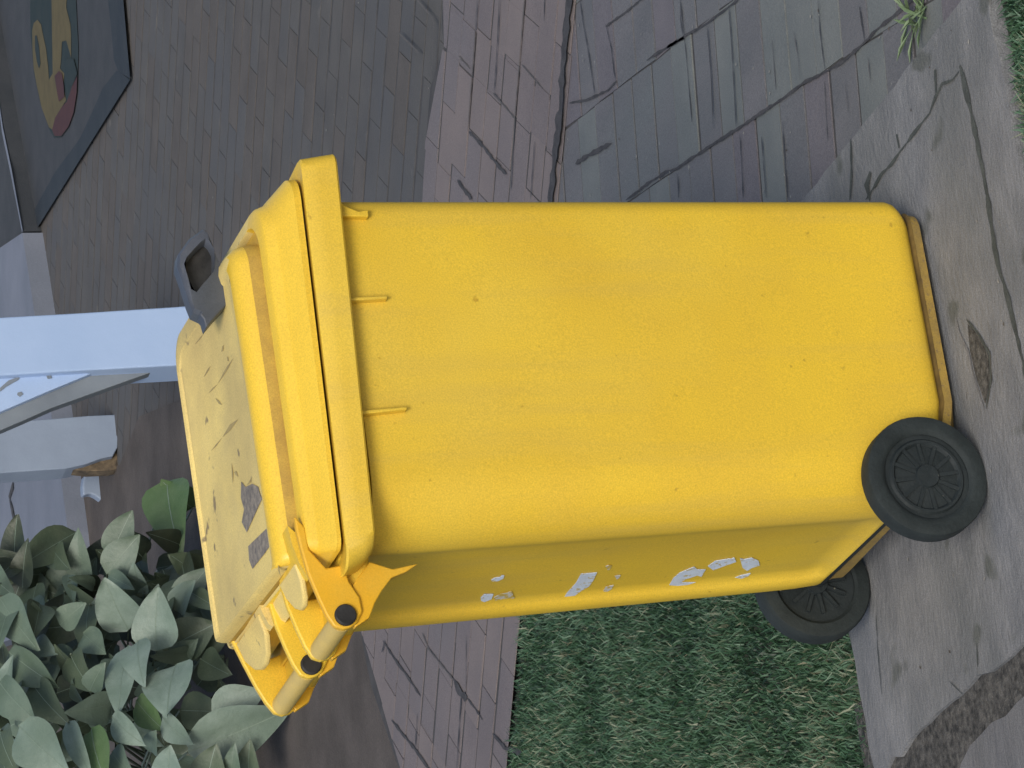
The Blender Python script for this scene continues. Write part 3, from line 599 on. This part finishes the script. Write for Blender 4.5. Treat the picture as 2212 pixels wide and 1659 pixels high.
# crumbs and dry bits lying about
b_ = MB(); rl = random.Random(5)
for k in range(260):
    if k < 60: x, y, zz = rl.uniform(-1.2, .1), rl.uniform(.7, 2.6), rl.uniform(-.012, -.004)
    elif k < 150: x, y, zz = rl.uniform(.2, 1.4), rl.uniform(-.2, 1.7), -.0105
    elif k < 200: x, y, zz = rl.uniform(-.8, .16), rl.uniform(-.29, .64), .0012
    else: x, y, zz = rl.uniform(.9, 4), rl.uniform(2.2, 6), -.020
    if k < 60 and y > l1(x)[1]-.03: continue
    a = rl.uniform(0, 6.28); l = rl.uniform(.0018, .0055); w = l*rl.uniform(.3, .8); c, s_ = math.cos(a), math.sin(a)
    b_.add([(x+c*l, y+s_*l, zz), (x-s_*w, y+c*w, zz+.0006), (x-c*l, y-s_*l, zz), (x+s_*w, y-c*w, zz+.001)], [(0, 1, 2, 3)], rl.choice((0, 0, 1)))
lit = b_.out('ground_litter', [mat('pale_crumb', (.20, .195, .18), (.30, .29, .26), 40, .9), mat('dark_crumb', (.06, .05, .04), (.1, .08, .06), 40, .9)], smooth=0)
put(lit, kind='stuff', label='tiny pale and dark crumbs scattered over paving and lawn', cat='litter')

# ------------------------------------------------------------ broad-leaved plant
def leafmat(name, a, b, c=None): return mat(name, a, b, 14, .5, .5, 70, fine=.08, c3=c)
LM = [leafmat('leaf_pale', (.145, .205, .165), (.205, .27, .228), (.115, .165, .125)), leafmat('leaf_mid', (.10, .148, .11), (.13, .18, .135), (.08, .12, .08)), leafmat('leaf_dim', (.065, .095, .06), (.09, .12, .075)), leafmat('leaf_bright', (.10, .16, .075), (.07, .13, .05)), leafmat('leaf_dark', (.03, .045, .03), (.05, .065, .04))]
VE = leafmat('leaf_vein', (.18, .24, .19), (.14, .2, .15))
def leaf(mb, base, tip, w, n_, mi, fold=.25, sag=.12, wave=.05, shape=.4, seed=0):
    rnd = random.Random(seed); ax = tip-base; L = ax.length; ax.normalize(); sd_ = n_.cross(ax).normalized(); nn = ax.cross(sd_).normalized()
    NU, NV = 10, 3; V = []; ph = rnd.uniform(0, 6)
    for i in range(NU+1):
        t = i/NU; wd = w*.5*(math.sin(math.pi*min(1, t**(.55+shape*.4)))**.75)*(1-.25*t) if 0 < t < 1 else w*.02
        c = base+ax*L*t-nn*sag*L*(t*t)+nn*sag*L*.3*math.sin(math.pi*t)
        for j in range(-NV, NV+1):
            s_ = j/NV; V.append(c+sd_*wd*s_*(1+.06*math.sin(5*t+ph+s_*2))+nn*(abs(s_)*wd*fold+wave*w*math.sin(7*t+ph)*abs(s_)**2*(1 if s_ > 0 else -.7)))
    m_ = 2*NV+1
    mb.add(V, [(i*m_+j, i*m_+j+1, (i+1)*m_+j+1, (i+1)*m_+j) for i in range(NU) for j in range(m_-1)], mi)
    # raised midrib
    rb = [base+ax*L*t-nn*sag*L*(t*t)+nn*sag*L*.3*math.sin(math.pi*t)+nn*.0015 for t in (0, .2, .4, .6, .8, .93)]
    mb.add([p+sd_*w*.008*q for p in rb for q in (1, -1)], [(2*k, 2*k+1, 2*k+3, 2*k+2) for k in range(5)], 5)
PB = onZ(600, 1560, -.026)
PY = PB.y
plant = empty('leafy_plant', onZ(330, 1420, -.026), label='bushy plant with big pale green pointed leaves behind the hinge side of the bin', cat='plant')
mb = MB(); org = plant.location.copy()
def L5(bx, by, tx, ty, w, mi, dep=0, fold=.25, sag=.1, up=.35, seed=0, shape=.4):
    D = PY+dep; f = lambda x, y, Y: onY(.347*x, 1083+.347*y, Y)
    jb = random.Random(seed).uniform(-.04, .04)
    b0 = f(bx, by, D+.05+jb); t0 = f(tx, ty, D-.05+jb)
    n_ = (-F_+Vector((0, 0, up))+Vector((random.Random(seed+5).uniform(-.3, .3), 0, 0))).normalized()
    px = (PB-CAM).length/FPX*(1+dep/9)
    leaf(mb, b0-org, t0-org, w*.347*px*1.3, n_, mi, fold, sag, .05, shape, seed)
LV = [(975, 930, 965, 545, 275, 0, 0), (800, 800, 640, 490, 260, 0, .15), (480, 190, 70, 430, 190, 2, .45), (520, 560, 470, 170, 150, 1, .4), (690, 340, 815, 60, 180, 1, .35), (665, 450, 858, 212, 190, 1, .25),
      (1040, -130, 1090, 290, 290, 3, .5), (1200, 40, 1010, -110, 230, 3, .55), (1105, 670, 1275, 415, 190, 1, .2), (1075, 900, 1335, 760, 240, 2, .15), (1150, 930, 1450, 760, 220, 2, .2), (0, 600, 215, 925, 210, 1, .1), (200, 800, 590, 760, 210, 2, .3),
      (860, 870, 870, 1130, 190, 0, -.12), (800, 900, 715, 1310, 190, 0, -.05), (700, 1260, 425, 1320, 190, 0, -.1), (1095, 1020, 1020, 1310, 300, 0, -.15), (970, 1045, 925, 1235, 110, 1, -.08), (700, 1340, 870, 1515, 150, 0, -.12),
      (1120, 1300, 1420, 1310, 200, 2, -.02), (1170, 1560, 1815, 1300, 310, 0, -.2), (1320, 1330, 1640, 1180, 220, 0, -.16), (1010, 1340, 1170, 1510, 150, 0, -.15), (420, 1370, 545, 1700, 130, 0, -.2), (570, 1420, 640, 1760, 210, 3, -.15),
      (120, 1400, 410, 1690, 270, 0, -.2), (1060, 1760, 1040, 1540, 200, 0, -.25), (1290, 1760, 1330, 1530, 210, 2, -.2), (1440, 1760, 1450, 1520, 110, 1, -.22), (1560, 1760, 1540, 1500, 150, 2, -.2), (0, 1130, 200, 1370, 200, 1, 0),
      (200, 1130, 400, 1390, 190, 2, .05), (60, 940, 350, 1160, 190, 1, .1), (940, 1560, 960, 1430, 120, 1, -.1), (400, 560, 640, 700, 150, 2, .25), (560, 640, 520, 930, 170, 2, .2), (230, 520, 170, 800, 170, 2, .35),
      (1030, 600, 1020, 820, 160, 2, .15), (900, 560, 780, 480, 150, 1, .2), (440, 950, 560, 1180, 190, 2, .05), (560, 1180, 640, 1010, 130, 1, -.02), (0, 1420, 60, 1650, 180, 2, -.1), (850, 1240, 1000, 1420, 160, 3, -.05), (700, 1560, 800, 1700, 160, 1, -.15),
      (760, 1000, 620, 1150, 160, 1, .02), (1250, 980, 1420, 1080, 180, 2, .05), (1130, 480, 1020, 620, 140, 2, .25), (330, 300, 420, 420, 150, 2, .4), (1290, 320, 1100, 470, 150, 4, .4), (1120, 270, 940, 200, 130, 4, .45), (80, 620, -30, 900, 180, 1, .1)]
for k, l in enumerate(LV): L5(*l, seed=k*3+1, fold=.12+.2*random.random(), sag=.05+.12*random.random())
# darker leaves filling the bush behind
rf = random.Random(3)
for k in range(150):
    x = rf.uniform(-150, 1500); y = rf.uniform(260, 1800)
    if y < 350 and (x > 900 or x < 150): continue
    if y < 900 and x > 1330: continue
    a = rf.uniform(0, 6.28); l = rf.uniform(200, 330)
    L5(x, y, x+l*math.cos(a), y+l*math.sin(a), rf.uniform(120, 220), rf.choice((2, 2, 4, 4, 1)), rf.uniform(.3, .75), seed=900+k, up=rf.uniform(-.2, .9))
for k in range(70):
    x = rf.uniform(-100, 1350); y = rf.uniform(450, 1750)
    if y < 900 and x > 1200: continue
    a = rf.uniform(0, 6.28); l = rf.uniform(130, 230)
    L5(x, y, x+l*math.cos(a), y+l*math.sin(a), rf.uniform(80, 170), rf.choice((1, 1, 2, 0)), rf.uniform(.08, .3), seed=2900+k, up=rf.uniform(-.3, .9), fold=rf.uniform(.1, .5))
mb.out('foliage', LM+[VE], plant, smooth=60)
# stems
mb = MB()
for k, l in enumerate(LV[:46]):
    t = onY(.347*l[0], 1083+.347*l[1], PY+l[6]+.05)-org; b0 = Vector((t.x*.55+rf.uniform(-.05, .05), .12+rf.uniform(-.08, .1), 0.0)); md = b0.lerp(t, .5)+Vector((0, .05, .04))
    mb.tube([b0, md, t], [.006, .005, .003], 6)
mb.out('stem', M['soil'] if False else LM[2], plant)
